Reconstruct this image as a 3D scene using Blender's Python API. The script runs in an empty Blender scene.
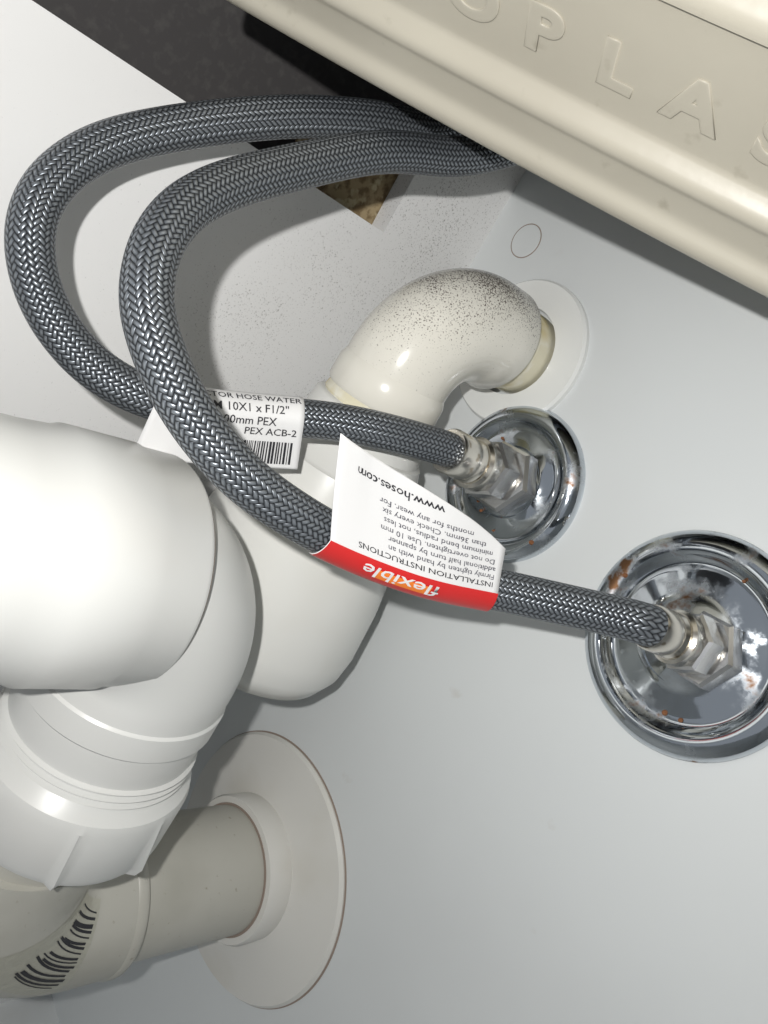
import bpy, bmesh, math, random
from mathutils import Vector, Matrix
random.seed(3)
ZO=0.4045
def O(p): return Vector((p[0],p[1],p[2]+ZO))
scene=bpy.context.scene
scene.view_settings.view_transform='Standard'
COL=scene.collection

# ---------------------------------------------------------------- materials
def mat(name,color,rough=.4,metal=0.,noise=None,coat=0.,bump=None,spec=None):
    m=bpy.data.materials.new(name); m.use_nodes=True
    nt=m.node_tree; b=nt.nodes['Principled BSDF']
    b.inputs['Base Color'].default_value=(*color,1); b.inputs['Roughness'].default_value=rough
    b.inputs['Metallic'].default_value=metal; b.inputs['Coat Weight'].default_value=coat
    tc=nt.nodes.new('ShaderNodeTexCoord')
    prev=None
    for (scale,lo,hi,col2,det) in (noise or []):
        n=nt.nodes.new('ShaderNodeTexNoise'); n.inputs['Scale'].default_value=scale; n.inputs['Detail'].default_value=det
        nt.links.new(tc.outputs['Object'],n.inputs['Vector'])
        r=nt.nodes.new('ShaderNodeMapRange'); r.inputs[1].default_value=lo; r.inputs[2].default_value=hi
        nt.links.new(n.outputs['Fac'],r.inputs[0])
        mx=nt.nodes.new('ShaderNodeMix'); mx.data_type='RGBA'
        nt.links.new(r.outputs[0],mx.inputs['Factor'])
        if prev: nt.links.new(prev,mx.inputs['A'])
        else: mx.inputs['A'].default_value=(*color,1)
        mx.inputs['B'].default_value=(*col2,1)
        prev=mx.outputs['Result']
    if prev: nt.links.new(prev,b.inputs['Base Color'])
    if bump:
        n=nt.nodes.new('ShaderNodeTexNoise'); n.inputs['Scale'].default_value=bump[0]; n.inputs['Detail'].default_value=3
        nt.links.new(tc.outputs['Object'],n.inputs['Vector'])
        bp=nt.nodes.new('ShaderNodeBump'); bp.inputs['Strength'].default_value=bump[1]; bp.inputs['Distance'].default_value=.001
        nt.links.new(n.outputs['Fac'],bp.inputs['Height']); nt.links.new(bp.outputs[0],b.inputs['Normal'])
    return m

M_wall=mat('melamine_back',(.69,.715,.715),.40,noise=[(9,.45,.75,(.65,.67,.67),3),(60,.70,.82,(.58,.57,.54),5)])
M_pvc=mat('white_pvc',(.70,.70,.67),.24,noise=[(25,.5,.8,(.64,.63,.58),2)])
M_pvc2=mat('white_pvc_trap',(.655,.66,.64),.32,noise=[(20,.5,.8,(.61,.605,.58),2)])
M_grey=mat('grey_pvc',(.49,.48,.43),.38,noise=[(30,.5,.75,(.42,.41,.36),3),(400,.68,.78,(.34,.31,.25),3)])
M_ivory=mat('ivory_flange',(.71,.70,.66),.22,noise=[(25,.5,.75,(.65,.63,.57),3)])
M_cap=mat('cap_plastic',(.78,.79,.77),.15)
M_line=mat('dark_line',(.30,.24,.20),.6)
M_glue=mat('glue_residue',(.70,.66,.50),.15,noise=[(120,.45,.6,(.76,.74,.64),3),(60,.55,.68,(.60,.50,.24),2)])
M_brass=mat('nickel_fitting',(.70,.67,.61),.24,1.,noise=[(300,.62,.7,(.4,.35,.28),2)])
M_steel=mat('satin_nut',(.70,.70,.70),.20,.9,noise=[(120,.5,.8,(.5,.47,.42),3)])
M_rust=mat('rust',(.20,.08,.03),.8)
M_paper=mat('label_paper',(.74,.74,.74),.45)
M_ink=mat('label_ink',(.02,.02,.025),.5)
M_inkg=mat('label_ink_grey',(.10,.10,.12),.5)
M_red=mat('label_red',(.60,.025,.025),.35)
M_orange=mat('label_orange',(.85,.22,.03),.4)
M_tub=mat('cream_tub_plastic',(.50,.47,.39),.36,noise=[(12,.4,.8,(.43,.40,.33),3),(160,.66,.80,(.38,.35,.28),4)],bump=(140,.10))
M_wood=mat('chipboard',(.36,.28,.16),.8,noise=[(320,.45,.6,(.18,.125,.06),5),(200,.55,.62,(.50,.43,.27),3)])
M_dark=mat('void_shade',(.085,.08,.08),.8,noise=[(300,.5,.8,(.12,.115,.11),4)])  # shade of the void past the side panel, put into the colour
M_gold=mat('sticker_gold',(.48,.47,.40),.3,.3,bump=(260,.6))
M_floor=mat('cabinet_floor_melamine',(.70,.72,.72),.4,noise=[(20,.45,.75,(.6,.6,.58),4)])
M_bench=mat('benchtop_underside',(.22,.19,.16),.8,noise=[(200,.4,.7,(.12,.10,.08),4)])

def mat_chrome():
    m=mat('chrome',(.80,.82,.84),.08,1.,bump=(55,.14))
    nt=m.node_tree; b=nt.nodes['Principled BSDF']; tc=[n for n in nt.nodes if n.type=='TEX_COORD'][0]
    n=nt.nodes.new('ShaderNodeTexNoise'); n.inputs['Scale'].default_value=85; n.inputs['Detail'].default_value=6; n.inputs['Roughness'].default_value=.6
    nt.links.new(tc.outputs['Object'],n.inputs['Vector'])
    r=nt.nodes.new('ShaderNodeMapRange'); r.inputs[1].default_value=.61; r.inputs[2].default_value=.68; nt.links.new(n.outputs['Fac'],r.inputs[0])
    mx=nt.nodes.new('ShaderNodeMix'); mx.data_type='RGBA'; mx.inputs['A'].default_value=(.58,.62,.66,1); mx.inputs['B'].default_value=(.24,.13,.07,1)
    nt.links.new(r.outputs[0],mx.inputs['Factor']); nt.links.new(mx.outputs['Result'],b.inputs['Base Color'])
    r2=nt.nodes.new('ShaderNodeMapRange'); r2.inputs[1].default_value=.50; r2.inputs[2].default_value=.70; r2.inputs[3].default_value=.07; r2.inputs[4].default_value=.55
    nt.links.new(n.outputs['Fac'],r2.inputs[0]); nt.links.new(r2.outputs[0],b.inputs['Roughness'])
    return m
M_chrome=mat_chrome()

def mat_side():
    m=mat('melamine_side',(.74,.74,.73),.42)
    nt=m.node_tree; b=nt.nodes['Principled BSDF']; tc=[n for n in nt.nodes if n.type=='TEX_COORD'][0]
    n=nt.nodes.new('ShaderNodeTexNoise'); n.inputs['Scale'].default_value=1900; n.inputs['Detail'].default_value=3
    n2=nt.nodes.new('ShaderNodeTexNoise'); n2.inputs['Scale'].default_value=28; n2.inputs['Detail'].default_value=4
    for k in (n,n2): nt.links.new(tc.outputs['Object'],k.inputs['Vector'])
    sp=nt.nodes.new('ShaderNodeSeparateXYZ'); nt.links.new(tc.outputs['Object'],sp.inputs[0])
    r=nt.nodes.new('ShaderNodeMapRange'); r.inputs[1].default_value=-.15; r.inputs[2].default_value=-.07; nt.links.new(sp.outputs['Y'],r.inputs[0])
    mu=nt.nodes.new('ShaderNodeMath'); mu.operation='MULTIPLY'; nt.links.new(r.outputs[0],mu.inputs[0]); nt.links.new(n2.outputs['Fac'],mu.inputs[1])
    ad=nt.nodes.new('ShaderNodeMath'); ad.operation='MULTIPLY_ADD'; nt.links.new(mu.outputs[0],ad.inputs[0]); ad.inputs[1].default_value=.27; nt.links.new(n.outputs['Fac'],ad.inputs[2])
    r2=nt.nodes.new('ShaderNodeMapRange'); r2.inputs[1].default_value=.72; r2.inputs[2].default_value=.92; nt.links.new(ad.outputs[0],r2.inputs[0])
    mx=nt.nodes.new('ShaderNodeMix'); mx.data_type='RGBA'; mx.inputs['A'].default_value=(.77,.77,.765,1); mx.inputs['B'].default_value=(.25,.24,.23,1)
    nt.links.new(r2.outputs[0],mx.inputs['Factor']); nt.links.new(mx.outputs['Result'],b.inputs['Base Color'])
    return m
M_side=mat_side()

def mat_elbow():
    m=mat('speckled_pvc',(.78,.75,.68),.16)
    nt=m.node_tree; b=nt.nodes['Principled BSDF']; tc=[n for n in nt.nodes if n.type=='TEX_COORD'][0]
    n=nt.nodes.new('ShaderNodeTexNoise'); n.inputs['Scale'].default_value=2100; n.inputs['Detail'].default_value=2
    nt.links.new(tc.outputs['Object'],n.inputs['Vector'])
    n2=nt.nodes.new('ShaderNodeTexNoise'); n2.inputs['Scale'].default_value=70; nt.links.new(tc.outputs['Object'],n2.inputs['Vector'])
    g=nt.nodes.new('ShaderNodeNewGeometry'); sp=nt.nodes.new('ShaderNodeSeparateXYZ'); nt.links.new(g.outputs['Normal'],sp.inputs[0])
    r=nt.nodes.new('ShaderNodeMapRange'); r.inputs[1].default_value=.0; r.inputs[2].default_value=.75; nt.links.new(sp.outputs['Z'],r.inputs[0])
    mu=nt.nodes.new('ShaderNodeMath'); mu.operation='MULTIPLY'; nt.links.new(r.outputs[0],mu.inputs[0]); nt.links.new(n2.outputs['Fac'],mu.inputs[1])
    ad=nt.nodes.new('ShaderNodeMath'); ad.operation='MULTIPLY_ADD'; nt.links.new(mu.outputs[0],ad.inputs[0]); ad.inputs[1].default_value=.38; nt.links.new(n.outputs['Fac'],ad.inputs[2])
    r2=nt.nodes.new('ShaderNodeMapRange'); r2.inputs[1].default_value=.68; r2.inputs[2].default_value=.79; nt.links.new(ad.outputs[0],r2.inputs[0])
    mx=nt.nodes.new('ShaderNodeMix'); mx.data_type='RGBA'; mx.inputs['A'].default_value=(.72,.70,.63,1); mx.inputs['B'].default_value=(.12,.10,.09,1)
    nt.links.new(r2.outputs[0],mx.inputs['Factor']); nt.links.new(mx.outputs['Result'],b.inputs['Base Color'])
    return m
M_elbow=mat_elbow()
M_elbow2=mat('cream_pvc',(.72,.70,.63),.18)

def mat_braid():
    m=bpy.data.materials.new('braided_hose'); m.use_nodes=True; nt=m.node_tree; b=nt.nodes['Principled BSDF']
    L=nt.links
    uv=nt.nodes.new('ShaderNodeUVMap'); sp=nt.nodes.new('ShaderNodeSeparateXYZ'); L.new(uv.outputs[0],sp.inputs[0])
    def M(op,a,b_=None,c=None):
        n=nt.nodes.new('ShaderNodeMath'); n.operation=op
        for i,v in enumerate((a,b_,c)):
            if v is None: continue
            if isinstance(v,(int,float)): n.inputs[i].default_value=v
            else: L.new(v,n.inputs[i])
        return n.outputs[0]
    N=24; P=.0015
    u=M('MULTIPLY',sp.outputs['X'],N); v=M('DIVIDE',sp.outputs['Y'],P)
    a=M('ADD',M('ADD',u,v),400); c=M('ADD',M('SUBTRACT',u,v),400)
    ia=M('FLOOR',a); ic=M('FLOOR',c)
    k=M('MODULO',M('ADD',ia,ic),4)
    isB=M('GREATER_THAN',k,1.5); isA=M('SUBTRACT',1,isB)
    alA=M('DIVIDE',M('MODULO',M('ADD',c,ia),4),2)
    alB=M('DIVIDE',M('SUBTRACT',M('MODULO',M('ADD',a,ic),4),2),2)
    along=M('ADD',M('MULTIPLY',alA,isA),M('MULTIPLY',alB,isB))
    across=M('ADD',M('MULTIPLY',M('FRACT',a),isA),M('MULTIPLY',M('FRACT',c),isB))
    bow=M('SINE',M('MULTIPLY',M('MAXIMUM',M('MINIMUM',along,1),0),math.pi)); bow2=M('POWER',M('SINE',M('MULTIPLY',across,math.pi)),.6)
    h=M('MULTIPLY',M('POWER',M('MAXIMUM',bow,.0001),.6),bow2)
    bp=nt.nodes.new('ShaderNodeBump'); bp.inputs['Distance'].default_value=.00032; bp.inputs['Strength'].default_value=.9
    L.new(h,bp.inputs['Height']); L.new(bp.outputs[0],b.inputs['Normal'])
    cr=nt.nodes.new('ShaderNodeValToRGB'); cr.color_ramp.elements[0].position=.15; cr.color_ramp.elements[0].color=(.022,.025,.03,1)
    cr.color_ramp.elements[1].position=.95; cr.color_ramp.elements[1].color=(.27,.295,.325,1)
    L.new(h,cr.inputs[0]); L.new(cr.outputs[0],b.inputs['Base Color'])
    b.inputs['Metallic'].default_value=.62; b.inputs['Roughness'].default_value=.34
    return m
M_braid=mat_braid()

# ---------------------------------------------------------------- mesh helpers
def mk(name,bm,m,parent=None,smooth=True,angle=40):
    me=bpy.data.meshes.new(name); bmesh.ops.recalc_face_normals(bm,faces=bm.faces); bm.to_mesh(me); bm.free()
    o=bpy.data.objects.new(name,me); COL.objects.link(o); me.materials.append(m)
    if smooth:
        me.polygons.foreach_set('use_smooth',[True]*len(me.polygons))
        me.set_sharp_from_angle(angle=math.radians(angle))
    if parent: o.parent=parent
    return o
def empty(name):
    e=bpy.data.objects.new(name,None); e.empty_display_size=.02; COL.objects.link(e); return e
def box(name,lo,hi,m,parent=None,bev=0):
    bm=bmesh.new(); bmesh.ops.create_cube(bm,size=1)
    lo=O(lo);hi=O(hi)
    for v in bm.verts: v.co=Vector([lo[i]+(v.co[i]+.5)*(hi[i]-lo[i]) for i in range(3)])
    if bev: bmesh.ops.bevel(bm,geom=bm.edges[:],offset=bev,segments=2,affect='EDGES')
    return mk(name,bm,m,parent,smooth=False)
def frame(d):
    d=d.normalized(); a=Vector((0,0,1)) if abs(d.z)<.9 else Vector((1,0,0))
    x=d.cross(a).normalized(); y=d.cross(x).normalized(); return x,y
def lathe(name,origin,direction,prof,m,parent=None,seg=64,poly=None,angle=35,twist=0,rmod=None):
    o=O(origin); d=Vector(direction).normalized(); x,y=frame(d)
    bm=bmesh.new(); rings=[]
    for (r,h) in prof:
        if r<1e-6: rings.append([bm.verts.new(o+d*h)]); continue
        ring=[]
        for i in range(seg):
            t=2*math.pi*i/seg+twist
            rr=r if not rmod else rmod(r,h,t)
            ring.append(bm.verts.new(o+d*h+(x*math.cos(t)+y*math.sin(t))*rr))
        rings.append(ring)
    for a,b in zip(rings,rings[1:]):
        for i in range(seg):
            j=(i+1)%seg
            if len(a)==1 and len(b)==1: continue
            if len(a)==1: bm.faces.new((a[0],b[i],b[j]))
            elif len(b)==1: bm.faces.new((a[i],a[j],b[0]))
            else: bm.faces.new((a[i],a[j],b[j],b[i]))
    return mk(name,bm,m,parent,angle=angle)
def catmull(P,step,smooth=60):
    P=[Vector(p) for p in P]; Q=[P[0]*2-P[1]]+P+[P[-1]*2-P[-2]]; out=[]
    for i in range(1,len(Q)-2):
        n=24
        for k in range(n):
            t=k/n; p0,p1,p2,p3=Q[i-1:i+3]
            out.append(.5*((2*p1)+(p2-p0)*t+(2*p0-5*p1+4*p2-p3)*t*t+(3*p1-p0-3*p2+p3)*t**3))
    out.append(P[-1])
    for _ in range(smooth):
        out=[out[0]]+[(out[i-1]+out[i]*2+out[i+1])/4 for i in range(1,len(out)-1)]+[out[-1]]
    L=[0]
    for a,b in zip(out,out[1:]): L.append(L[-1]+(b-a).length)
    n=max(2,int(L[-1]/step)); res=[]; k=0
    for i in range(n+1):
        s=L[-1]*i/n
        while k<len(L)-2 and L[k+1]<s: k+=1
        f=(s-L[k])/max(1e-9,L[k+1]-L[k]); res.append(out[k].lerp(out[k+1],f))
    return res
def sweep(name,path,rad,m,parent=None,seg=48,cap=True,angle=35):
    path=[O(p) for p in path]; n=len(path)
    if not hasattr(rad,'__len__'): rad=[rad]*n
    T=[]
    for i in range(n):
        a=path[max(0,i-1)]; b=path[min(n-1,i+1)]; T.append((b-a).normalized())
    x,_=frame(T[0]); bm=bmesh.new(); uvl=bm.loops.layers.uv.new('UVMap'); rings=[]; s=0; S=[]
    for i in range(n):
        if i: 
            s+=(path[i]-path[i-1]).length
            q=T[i-1].rotation_difference(T[i]); x=q@x
        x=(x-T[i]*x.dot(T[i])).normalized(); y=T[i].cross(x); S.append(s)
        rings.append([bm.verts.new(path[i]+(x*math.cos(2*math.pi*k/seg)+y*math.sin(2*math.pi*k/seg))*rad[i]) for k in range(seg)])
    for i in range(n-1):
        for k in range(seg):
            j=(k+1)%seg
            f=bm.faces.new((rings[i][k],rings[i][j],rings[i+1][j],rings[i+1][k]))
            for l,(uu,vv) in zip(f.loops,((k/seg,S[i]),((k+1)/seg,S[i]),((k+1)/seg,S[i+1]),(k/seg,S[i+1]))): l[uvl].uv=(uu,vv)
    if cap:
        bm.faces.new(rings[0]); bm.faces.new(rings[-1])
    return mk(name,bm,m,parent,angle=angle)
def elbow(p0,c,p1,r,n=24):
    p0,c,p1=Vector(p0),Vector(c),Vector(p1); a=(p0-c).normalized(); b=(p1-c).normalized()
    s=c+a*r; e=c+b*r; cen=c+(a+b)*r
    res=[p0] if (p0-s).length>1e-5 else []
    for i in range(n+1):
        t=i/n*math.pi/2
        res.append(cen-b*r*math.cos(t)-a*r*math.sin(t))
    if (p1-e).length>1e-5: res.append(p1)
    return res

# ---------------------------------------------------------------- room
XS=-.2234
box('wall_back',(-.62,0,-.4045),(.50,.016,.42),M_wall)
box('floor',(XS,-.62,-.4205),(.50,0,-.4045),M_floor)
box('wall_right_unseen',(.50,-.62,-.4045),(.516,.016,.42),M_floor)  # out of view, added to give the chrome a darker surround to reflect
box('ceiling_unseen',(-.31,-.62,.42),(.516,.016,.445),M_bench)  # unseen dark lid, added to block world light from above and darken reflections
bm=bmesh.new()
outl=[(-.62,-.4045),(0,-.4045),(0,.42),(-.0445,.42),(-.0445,.0100),(-.62,.0125)]
A=[bm.verts.new(O((XS,y,z))) for y,z in outl]; B=[bm.verts.new(O((XS-.008,y,z))) for y,z in outl]
bm.faces.new(A); bm.faces.new(B)
for i in range(len(A)):
    j=(i+1)%len(A); bm.faces.new((A[i],A[j],B[j],B[i]))
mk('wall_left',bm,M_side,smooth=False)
box('trim_batten',(-.262,-.068,-.1),(XS-.0085,0,.034),M_wood)
box('void_sheet_left',(-.31,-.62,-.4045),(-.295,0,.42),M_dark)  # sheet added behind the notch; its dark colour stands for the shaded void
lathe('screw_cover_cap',(-.2048,0,.0339),(0,-1,0),[(.0062,0),(.0062,.0001),(.0060,.00025),(0,.0003)],M_wall)
lathe('trim_1',(-.2048,0,.0339),(0,-1,0),[(.0065,0),(.0065,.00015),(.0060,.00015)],M_line)

# ---------------------------------------------------------------- upper white waste elbow + bottle trap
WX=-.179
e=empty('waste_pipe_elbow')
lathe('wall_flange',(WX,0,-.001),(0,-1,0),[(.0266,0),(.0266,.0018),(.0258,.0028),(.0230,.0028),(.0165,.0038),(.0160,.0038)],M_cap,e,96)
sweep('stub',[(WX,0,-.001),(WX,-.022,-.001)],.0148,M_glue,e)
pth=elbow((WX,-.016,-.001),(WX,-.048,-.001),(WX,-.048,-.037),.024,32)
rad=[.0178]*len(pth)
pth=[Vector((WX,-.0145,-.001))]+pth; rad=[.0168]+rad
sweep('elbow_body',pth,rad,M_elbow,e,64)
lathe('elbow_socket',(WX,-.048,-.027),(0,0,-1),[(.0178,-.001),(.0188,.0015),(.0190,.0085),(.0183,.0098),(.015,.0100)],M_elbow2,e)
lathe('glue_ring',(WX,-.048,-.0365),(0,0,-1),[(.0172,0),(.0180,.0012),(.0184,.0030),(.0176,.0045),(.015,.0048)],M_glue,e)

b=empty('bottle_trap')
lathe('trap_body',(WX,-.048,-.0402),(0,0,-1),[(0,0),(.0195,0),(.0205,.001),(.0215,.009),(.0228,.0095),(.0255,.018),(.0275,.019),(.0320,.040),(.0352,.060),(.0365,.078),(.0358,.086),(.0325,.093),(.022,.0965),(0,.097)],M_pvc,b,96,angle=50)

# ---------------------------------------------------------------- chrome valves
def valve(name,x,z,R,base,d,ang,k2):
    v=empty(name); k=R/.032
    lathe('escutcheon',(x,0,z),(0,-1,0),[(.032*k,0),(.0322*k,.0012),(.0312*k,.0032),(.0285*k,.0048),(.0262*k,.0052),(.0248*k,.0040),(.0235*k,.0022),(.0222*k,.0018),(.0205*k,.0022),(.0150*k,.0030),(.0125,.0036),(.0115,.0052),(0,.0054)],M_chrome,v,128,angle=60)
    d=Vector(d).normalized()
    base=Vector(base)
    def S(pr): return [(r*min(k2,1.05),h*k2) for r,h in pr]
    lathe('tail_thread',base,d,S([(.0072,-.002),(.0072,.010)]),M_brass,v)
    lathe('hex_body',base,d,S([(0,.0020),(.0108,.0020),(.0118,.0030),(.0118,.0072),(.0108,.0082),(0,.0082)]),M_steel,v,6,angle=20,twist=ang)
    lathe('hex_nut',base,d,S([(0,.0095),(.0086,.0095),(.0096,.0102),(.0096,.0152),(.0086,.0160),(0,.0160)]),M_steel,v,6,angle=20,twist=ang+.4)
    lathe('swivel_collar',base,d,S([(0,.0160),(.0076,.0160),(.0081,.0168),(.0081,.0202),(.0072,.0210),(.0060,.0210)]),M_brass,v)
    for i in range(12):
        a=random.uniform(0,6.28); rr=random.uniform(.40,.97)*R; q=random.uniform(.0003,.0009)
        hh=.0048 if rr<.9*R and rr>.8*R else .0022
        lathe('rust_spot_%d'%i,(x+rr*math.cos(a),-hh,z+rr*math.sin(a)),(0,-1,0),[(q,0),(q*.6,.0008),(0,.0010)],M_rust,v,10)
    return base+d*.029*k2, d, base, k2
endR,dR,bR,kR=valve('chrome_stop_valve',-.0715,-.0440,.0318,(-.0635,-.002,-.0418),(-.35,-.93,.0),.2,.90)
endM,dM,bM,kM=valve('chrome_stop_valve.001',-.1515,-.0395,.0275,(-.1490,-.003,-.0385),(-.02,-.99,.06),.1,1.25)

# ---------------------------------------------------------------- hoses
hose2=[(-0.0835,-0.0370,-0.0460),(-0.0996,-0.0536,-0.0535),(-0.1073,-0.0727,-0.057),(-0.1152,-0.0911,-0.0578),(-0.1199,-0.1083,-0.0556),(-0.1255,-0.1243,-0.0515),(-0.1331,-0.1368,-0.0446),(-0.141,-0.145,-0.0362),(-0.1497,-0.1482,-0.0276),(-0.1593,-0.1455,-0.0165),(-0.1682,-0.1352,-0.0050),(-0.1769,-0.1139,0.0096),(-0.1828,-0.0883,0.0262),(-0.1840,-0.0617,0.0385),(-.178,-.040,.062),(-.165,-.030,.10),(-.16,-.03,.16)]
hose1=[Vector(p)/1000 for p in [(-149.5,-48.0,-36.6),(-154.0,-62.9,-38.6),(-160.6,-78.9,-43.1),(-167.5,-95.9,-50.1),(-170.5,-114.4,-55.3),(-174.3,-129.4,-56.8),(-180.0,-141.8,-54.1),(-185.9,-152.6,-46.1),(-191.3,-158.5,-34.5),(-197.7,-156.7,-22.5),(-203.4,-146.7,-9.0),(-205.7,-127.9,6.0),(-205.6,-104.0,21.9),(-204.8,-81.0,34.0),(-206.1,-56.2,45.1),(-198,-35,75),(-190,-28,120),(-190,-28,160)]]
def hose(name,end,d,base,k2,pts):
    h=empty(name)
    P=[end-d*.004,end+d*.004]+[Vector(p) for p in pts]
    path=catmull(P,.0006)
    def S(pr): return [(r*min(k2,1.05),h_*k2) for r,h_ in pr]
    lathe('crimp_sleeve',base,d,S([(0,.0210),(.0062,.0210),(.0068,.0215),(.0063,.0228),(.0068,.0242),(.0068,.0300),(.0063,.0308),(.0050,.0308)]),M_brass,h)
    sweep('braided_tube',path,.0054,M_braid,h,40)
    return h,path
h2,path2=hose('braided_hose',endR,dR,bR,kR,hose2)
h1,path1=hose('braided_hose.001',endM,dM,bM,kM,hose1[1:])

# ---------------------------------------------------------------- labels wrapped on the hoses
def nearest(path,p):
    p=Vector(p); return min(range(len(path)),key=lambda i:(path[i]-p).length)
class Tag:
    """sheet wrapped round a hose with a flag; w = 0..1 along hose, t = 0..1 across (of the longest side)"""
    def __init__(s,path,i0,i1,up,front,phi0,phi1,flag,R=.0058,curl=0,flag1=None,shear=0):
        s.__dict__.update(locals()); s.arc=(phi1-phi0)*R
    def tmax(s,w):
        fl=s.flag if s.flag1 is None else s.flag+(s.flag1-s.flag)*w**3
        return (s.arc+fl)/(s.arc+s.flag)
    def at(s,w,t,off=0):
        f=s.i0+(s.i1-s.i0)*w; i=int(f); i=min(max(i,1),len(s.path)-3); fr=f-i
        P=s.path[i].lerp(s.path[i+1],fr); T=(s.path[i+4 if i+4<len(s.path) else -1]-s.path[max(0,i-4)]).normalized()
        if s.i1<s.i0: T=-T
        fr_=s.front-T*s.front.dot(T); fr_.normalize(); up=s.up-T*s.up.dot(T)-fr_*s.up.dot(fr_); up.normalize()
        q=t*(s.arc+s.flag)
        if q<s.arc:
            ph=s.phi0+q/s.R; n=fr_*math.cos(ph)+up*math.sin(ph); return P+n*(s.R+off)
        q-=s.arc; ph=s.phi1; n=fr_*math.cos(ph)+up*math.sin(ph); d=-fr_*math.sin(ph)+up*math.cos(ph)
        return P+n*(s.R+off+s.curl*q*q)+(d+T*s.shear*(1-.8*w))*q
def tag_sheet(name,tag,m,parent,w0=0,w1=1,t0=0,t1=1,off=0,nw=30,nt_=40,thick=.00015):
    bm=bmesh.new(); G=[]
    for i in range(nw+1):
        w=w0+(w1-w0)*i/nw; mx=tag.tmax(w)
        G.append([bm.verts.new(O(tag.at(w,(t0+(t1-t0)*j/nt_)*(mx if t1>=1 else 1),off))) for j in range(nt_+1)])
    for i in range(nw):
        for j in range(nt_): bm.faces.new((G[i][j],G[i+1][j],G[i+1][j+1],G[i][j+1]))
    o=mk(name,bm,m,parent); 
    if thick:
        s=o.modifiers.new('thickness','SOLIDIFY'); s.thickness=thick; s.offset=0
    return o
def tag_text(name,tag,text,m,parent,w,t,size_w,size_t,flip=False,off=.0003,align='LEFT',bold=0):
    cu=bpy.data.curves.new(name,'FONT'); cu.body=text; cu.size=1; cu.align_x=align; cu.resolution_u=2; cu.offset=bold
    tmp=bpy.data.objects.new('tmp',cu); COL.objects.link(tmp)
    dg=bpy.context.evaluated_depsgraph_get(); me=bpy.data.meshes.new_from_object(tmp.evaluated_get(dg))
    bpy.data.objects.remove(tmp)
    sg=-1 if flip else 1
    for v in me.vertices:
        v.co=O(tag.at(w+sg*v.co.x*size_w,t+sg*v.co.y*size_t,off))
    me.materials.clear(); me.materials.append(m)
    o=bpy.data.objects.new(name,me); COL.objects.link(o); o.parent=parent; return o
FR=Vector((.6416,-.7209,.2622)); UPI=Vector((-.5353,-.1759,.8262))
a=nearest(path2,(-.1184,-.1025,-.0564)); c=nearest(path2,(-.1000,-.0575,-.0545))
T2=Tag(path2,a,c,UPI,FR,-1.5,-.1,.0212,curl=5,flag1=.0115,shear=-.66)
lb=empty('hose_tag')
tag_sheet('paper',T2,M_paper,lb)
tag_sheet('red_band',T2,M_red,lb,0,1,.0,.28,.00025,thick=0)
tag_sheet('orange_band',T2,M_orange,lb,.32,.62,.13,.215,.0004,thick=0)
tag_text('band_text',T2,'flexible',M_paper,lb,.66,.235,.15,.14,True,.0006,bold=.01)
lines=[('INSTALLATION INSTRUCTIONS',M_ink,.96),('Firmly tighten by hand with an',M_inkg,.96),('additional half turn by spanner',M_inkg,.96),('Do not overtighten. Use 10 mm',M_inkg,.95),('minimum bend radius, not less',M_inkg,.93),('than 36mm. Check every six',M_inkg,.88),('months for any wear. For',M_inkg,.80)]
for i,(s,m,w0) in enumerate(lines):
    tag_text('text_%d'%i,T2,s,m,lb,w0,.365+.064*i,(.056 if i==0 else .050),.060,True,bold=.006)
tag_text('text_web',T2,'www.hoses.com',M_ink,lb,.63,.875,.076,.090,True,bold=.01)
T1=Tag(path1,nearest(path1,(-.1725,-.1240,-.0562)),nearest(path1,(-.1640,-.0862,-.0463)),-UPI,FR,-1.3,.5,.013)
lb1=empty('hose_tag.001')
tag_sheet('paper',T1,M_paper,lb1)
for i,(t,s,sw,st,w) in enumerate([(.12,'CONNECTOR HOSE WATER',.075,.11,.02),(.26,'STYLE: M 10X1 x F1/2"',.085,.13,.08),(.40,'300mm PEX',.085,.13,.38),(.52,'PEX ACB-2',.08,.12,.58)]):
    tag_text('text_%d'%i,T1,s,M_ink,lb1,w,t+.06,sw,-st,bold=.006)
w=.50
k=0
while w<.93:
    ww=random.choice([.006,.010,.016]); tag_sheet('bar_%d'%k,T1,M_ink,lb1,w,w+ww,.66,.94,.00025,2,10,0); w+=ww+random.choice([.006,.010]); k+=1

# ---------------------------------------------------------------- floor level waste connection & P trap
PX=-.150; PY=-.1065
t=empty('sink_trap_waste_pipe')
FX=-.156; FZ=-.230
lathe('wall_flange',(FX,0,FZ),(0,-1,0),[(.0520,0),(.0522,.0010),(.0511,.0024),(.0290,.0048),(.0280,.0050)],M_ivory,t,128)
lathe('wall_flange_edge_gap',(FX,0,FZ),(0,-1,0),[(.0527,0),(.0527,.0002),(.0518,.0003)],M_line,t,128)
lathe('wall_collar',(FX,0,FZ),(0,-1,0),[(.0280,.004),(.0280,.0140),(.0273,.0152),(.0243,.0152)],M_ivory,t,96)
lathe('collar_gap',(FX,-.0151,FZ),(0,-1,0),[(.0249,0),(.0249,.0004),(.0240,.0004)],M_line,t,96)
sweep('wall_pipe',[(FX,0,FZ),(FX,-.09,FZ)],.0240,M_grey,t,64)
LY=-.112
pth=elbow((FX,-.068,FZ),(FX,LY,FZ),(FX,LY,-.185),.030,24)
sweep('lower_elbow',pth,.0268,M_grey,t,72)
lathe('socket_rim',(FX,-.066,FZ),(0,-1,0),[(.0242,0),(.0268,.0),(.0274,.001),(.0274,.003),(.0268,.004)],M_grey,t,72)
sweep('riser',[(FX,LY,-.205),(PX,PY,-.150)],.0235,M_grey,t,64)
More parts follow.
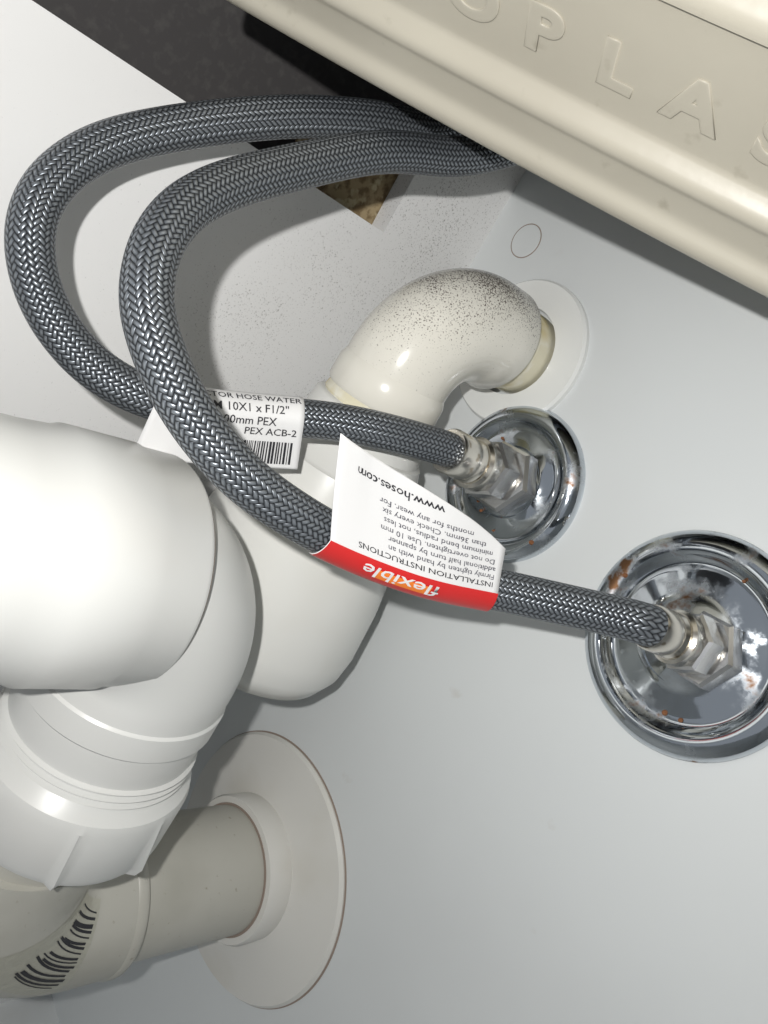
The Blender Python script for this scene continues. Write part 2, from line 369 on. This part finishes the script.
def ribs(r,h,a):
    x=(a*8/(2*math.pi))%1
    return r*(1+.07*math.exp(-((x-.5)/.05)**2)) if .007<h<.0255 else r
NZ=-.149
lathe('union_nut',(PX,PY,NZ),(0,0,-1),[(.0262,0),(.0270,.001),(.0298,.0035),(.0306,.006),(.0303,.0220),(.0292,.0250),(.0262,.0260),(.0235,.0262)],M_pvc2,t,192,rmod=ribs,angle=30)
for i in range(3):
    lathe('thread_%d'%i,(PX,PY,NZ+.0065-.0024*i),(0,0,-1),[(.0262,0),(.0276,.0009),(.0262,.0018)],M_pvc2,t,96)
ZA=-.0925
pth=elbow((PX,PY-.028,ZA),(PX,PY,ZA),(PX,PY,NZ-.003),.0265,32)
sweep('upper_elbow',pth,[.0272]*(len(pth)-1)+[.0262],M_pvc2,t,96)
lathe('elbow_end_band',(PX,PY,-.124),(0,0,-1),[(.0270,0),(.0277,.0008),(.0277,.008),(.0264,.0095)],M_pvc2,t,96)
lathe('elbow_socket',(PX,PY-.0105,ZA),(0,-1,0),[(.0268,0),(.0286,.0006),(.0294,.002),(.0294,.012),(.0300,.013),(.0300,.030),(.0292,.032),(.0286,.040),(.0286,.13),(0,.13)],M_pvc2,t,96)
lathe('socket_gap',(PX,PY-.0108,ZA),(0,-1,0),[(.0268,-.0004),(.0279,-.0004),(.0279,.0003)],M_line,t,96)
def bend_patch(name,t0,t1,f0,f1,r,m,n=16,skew=0):
    cy,cz=LY+.030,FZ+.030
    bm=bmesh.new(); G=[]
    for i in range(n+1):
        th=t0+(t1-t0)*i/n
        dirr=Vector((0,-math.sin(th),-math.cos(th))); C=Vector((FX,cy,cz))+dirr*.030
        G.append([bm.verts.new(O(C+(Vector((1,0,0))*math.cos(f+skew*i/n)+dirr*math.sin(f+skew*i/n))*r)) for f in [f0+(f1-f0)*j/n for j in range(n+1)]])
    for i in range(n):
        for j in range(n): bm.faces.new((G[i][j],G[i+1][j],G[i+1][j+1],G[i][j+1]))
    return mk(name,bm,m,t)
R_=math.radians
bend_patch('sticker',R_(10),R_(70),R_(-52),R_(22),.02692,M_gold)
k=0; f=-44
while f<14:
    wd=random.choice([1.,1.8,2.8]); bend_patch('sticker_bar_%d'%k,R_(14+random.uniform(0,3)),R_(52+random.uniform(-4,6)),R_(f),R_(f+wd),.02706,M_ink,6,R_(random.uniform(-3,1))); f+=wd+random.choice([1.2,2.2]); k+=1

# ---------------------------------------------------------------- tub
P0=Vector((-.151,-.08,.0365)); E=Vector((.87,.493,0)).normalized(); Q=Vector((.493,-.87,0)).normalized()
prof=[(-.010,.30),(-.009,.20),(-.008,.05),(-.0065,.012),(-.004,.0035),(-.0005,.0004),(.0030,.0015),(.0042,.0040),(.0055,.0055),(.0112,.0085),(.0125,.0085),(.0142,.0100),(.0152,.0135),(.0178,.0160),(.040,.0275),(.0415,.0270),(.044,.0290),(.0455,.0335),(.048,.0360),(.088,.058),(.11,.085),(.125,.12),(.135,.30)]
pr=catmull([Vector((a,b,0)) for a,b in prof],.0009,34)
def S(tt,x,z):
    bow=(.72 if tt>0 else .80)*tt*tt
    return P0+E*tt+Q*(x+bow)+Vector((0,0,z))
bm=bmesh.new(); rings=[]; nt_=60
for i in range(nt_+1):
    tt=-.085+.235*i/nt_
    rings.append([bm.verts.new(O(S(tt,p.x,p.y))) for p in pr])
for i in range(nt_):
    for j in range(len(pr)-1): bm.faces.new((rings[i][j],rings[i+1][j],rings[i+1][j+1],rings[i][j+1]))
bm.faces.new(rings[0]); bm.faces.new(rings[-1])
tub=empty('laundry_tub')
mk('tub_shell',bm,M_tub,tub,angle=50)
slp=Vector((.0222,.0115)).normalized()
for n_,ch in enumerate('SANOPLAS'):
    cu=bpy.data.curves.new('moulded','FONT'); cu.body=ch; cu.size=1; cu.extrude=.12; cu.bevel_depth=.045; cu.bevel_resolution=2; cu.align_x='CENTER'
    tmp=bpy.data.objects.new('tmp',cu); COL.objects.link(tmp)
    me=bpy.data.meshes.new_from_object(tmp.evaluated_get(bpy.context.evaluated_depsgraph_get())); bpy.data.objects.remove(tmp)
    for v in me.vertices:
        q=.0215+v.co.y*.0125; zz=.0160+(q-.0178)*.518
        h=v.co.z*.0020
        v.co=O(S(-.068+.0175*n_+v.co.x*.0165,q+h*slp.y,zz-h*slp.x))
    me.polygons.foreach_set('use_smooth',[True]*len(me.polygons))
    me.materials.clear(); me.materials.append(M_tub)
    o=bpy.data.objects.new('moulded_letter_%d'%n_,me); COL.objects.link(o); o.parent=tub

# ---------------------------------------------------------------- camera & light
cam=bpy.data.cameras.new('camera'); co=bpy.data.objects.new('camera',cam); COL.objects.link(co)
cam.sensor_fit='HORIZONTAL'; cam.sensor_width=36; cam.lens=36*770/768; cam.clip_start=.005
loc=O((0,-.22,0))
r=Vector((.5495,.6704,.4987)); u=Vector((-.5353,-.1759,.8262)); bk=Vector((.6416,-.7209,.2622))
co.matrix_world=Matrix(((r.x,u.x,bk.x,loc.x),(r.y,u.y,bk.y,loc.y),(r.z,u.z,bk.z,loc.z),(0,0,0,1)))
scene.camera=co
li=bpy.data.lights.new('phone_flash','AREA'); li.shape='DISK'; li.size=.006; li.energy=.61; li.color=(1,.985,.96)
lo=bpy.data.objects.new('phone_flash',li); COL.objects.link(lo)
ll=loc+r*(-.016)+u*.020+bk*.028
lo.matrix_world=Matrix(((r.x,u.x,bk.x,ll.x),(r.y,u.y,bk.y,ll.y),(r.z,u.z,bk.z,ll.z),(0,0,0,1)))
w=bpy.data.worlds.new('world'); scene.world=w; w.use_nodes=True
bg=w.node_tree.nodes['Background']; bg.inputs[0].default_value=(.88,.93,1,1); bg.inputs[1].default_value=.33
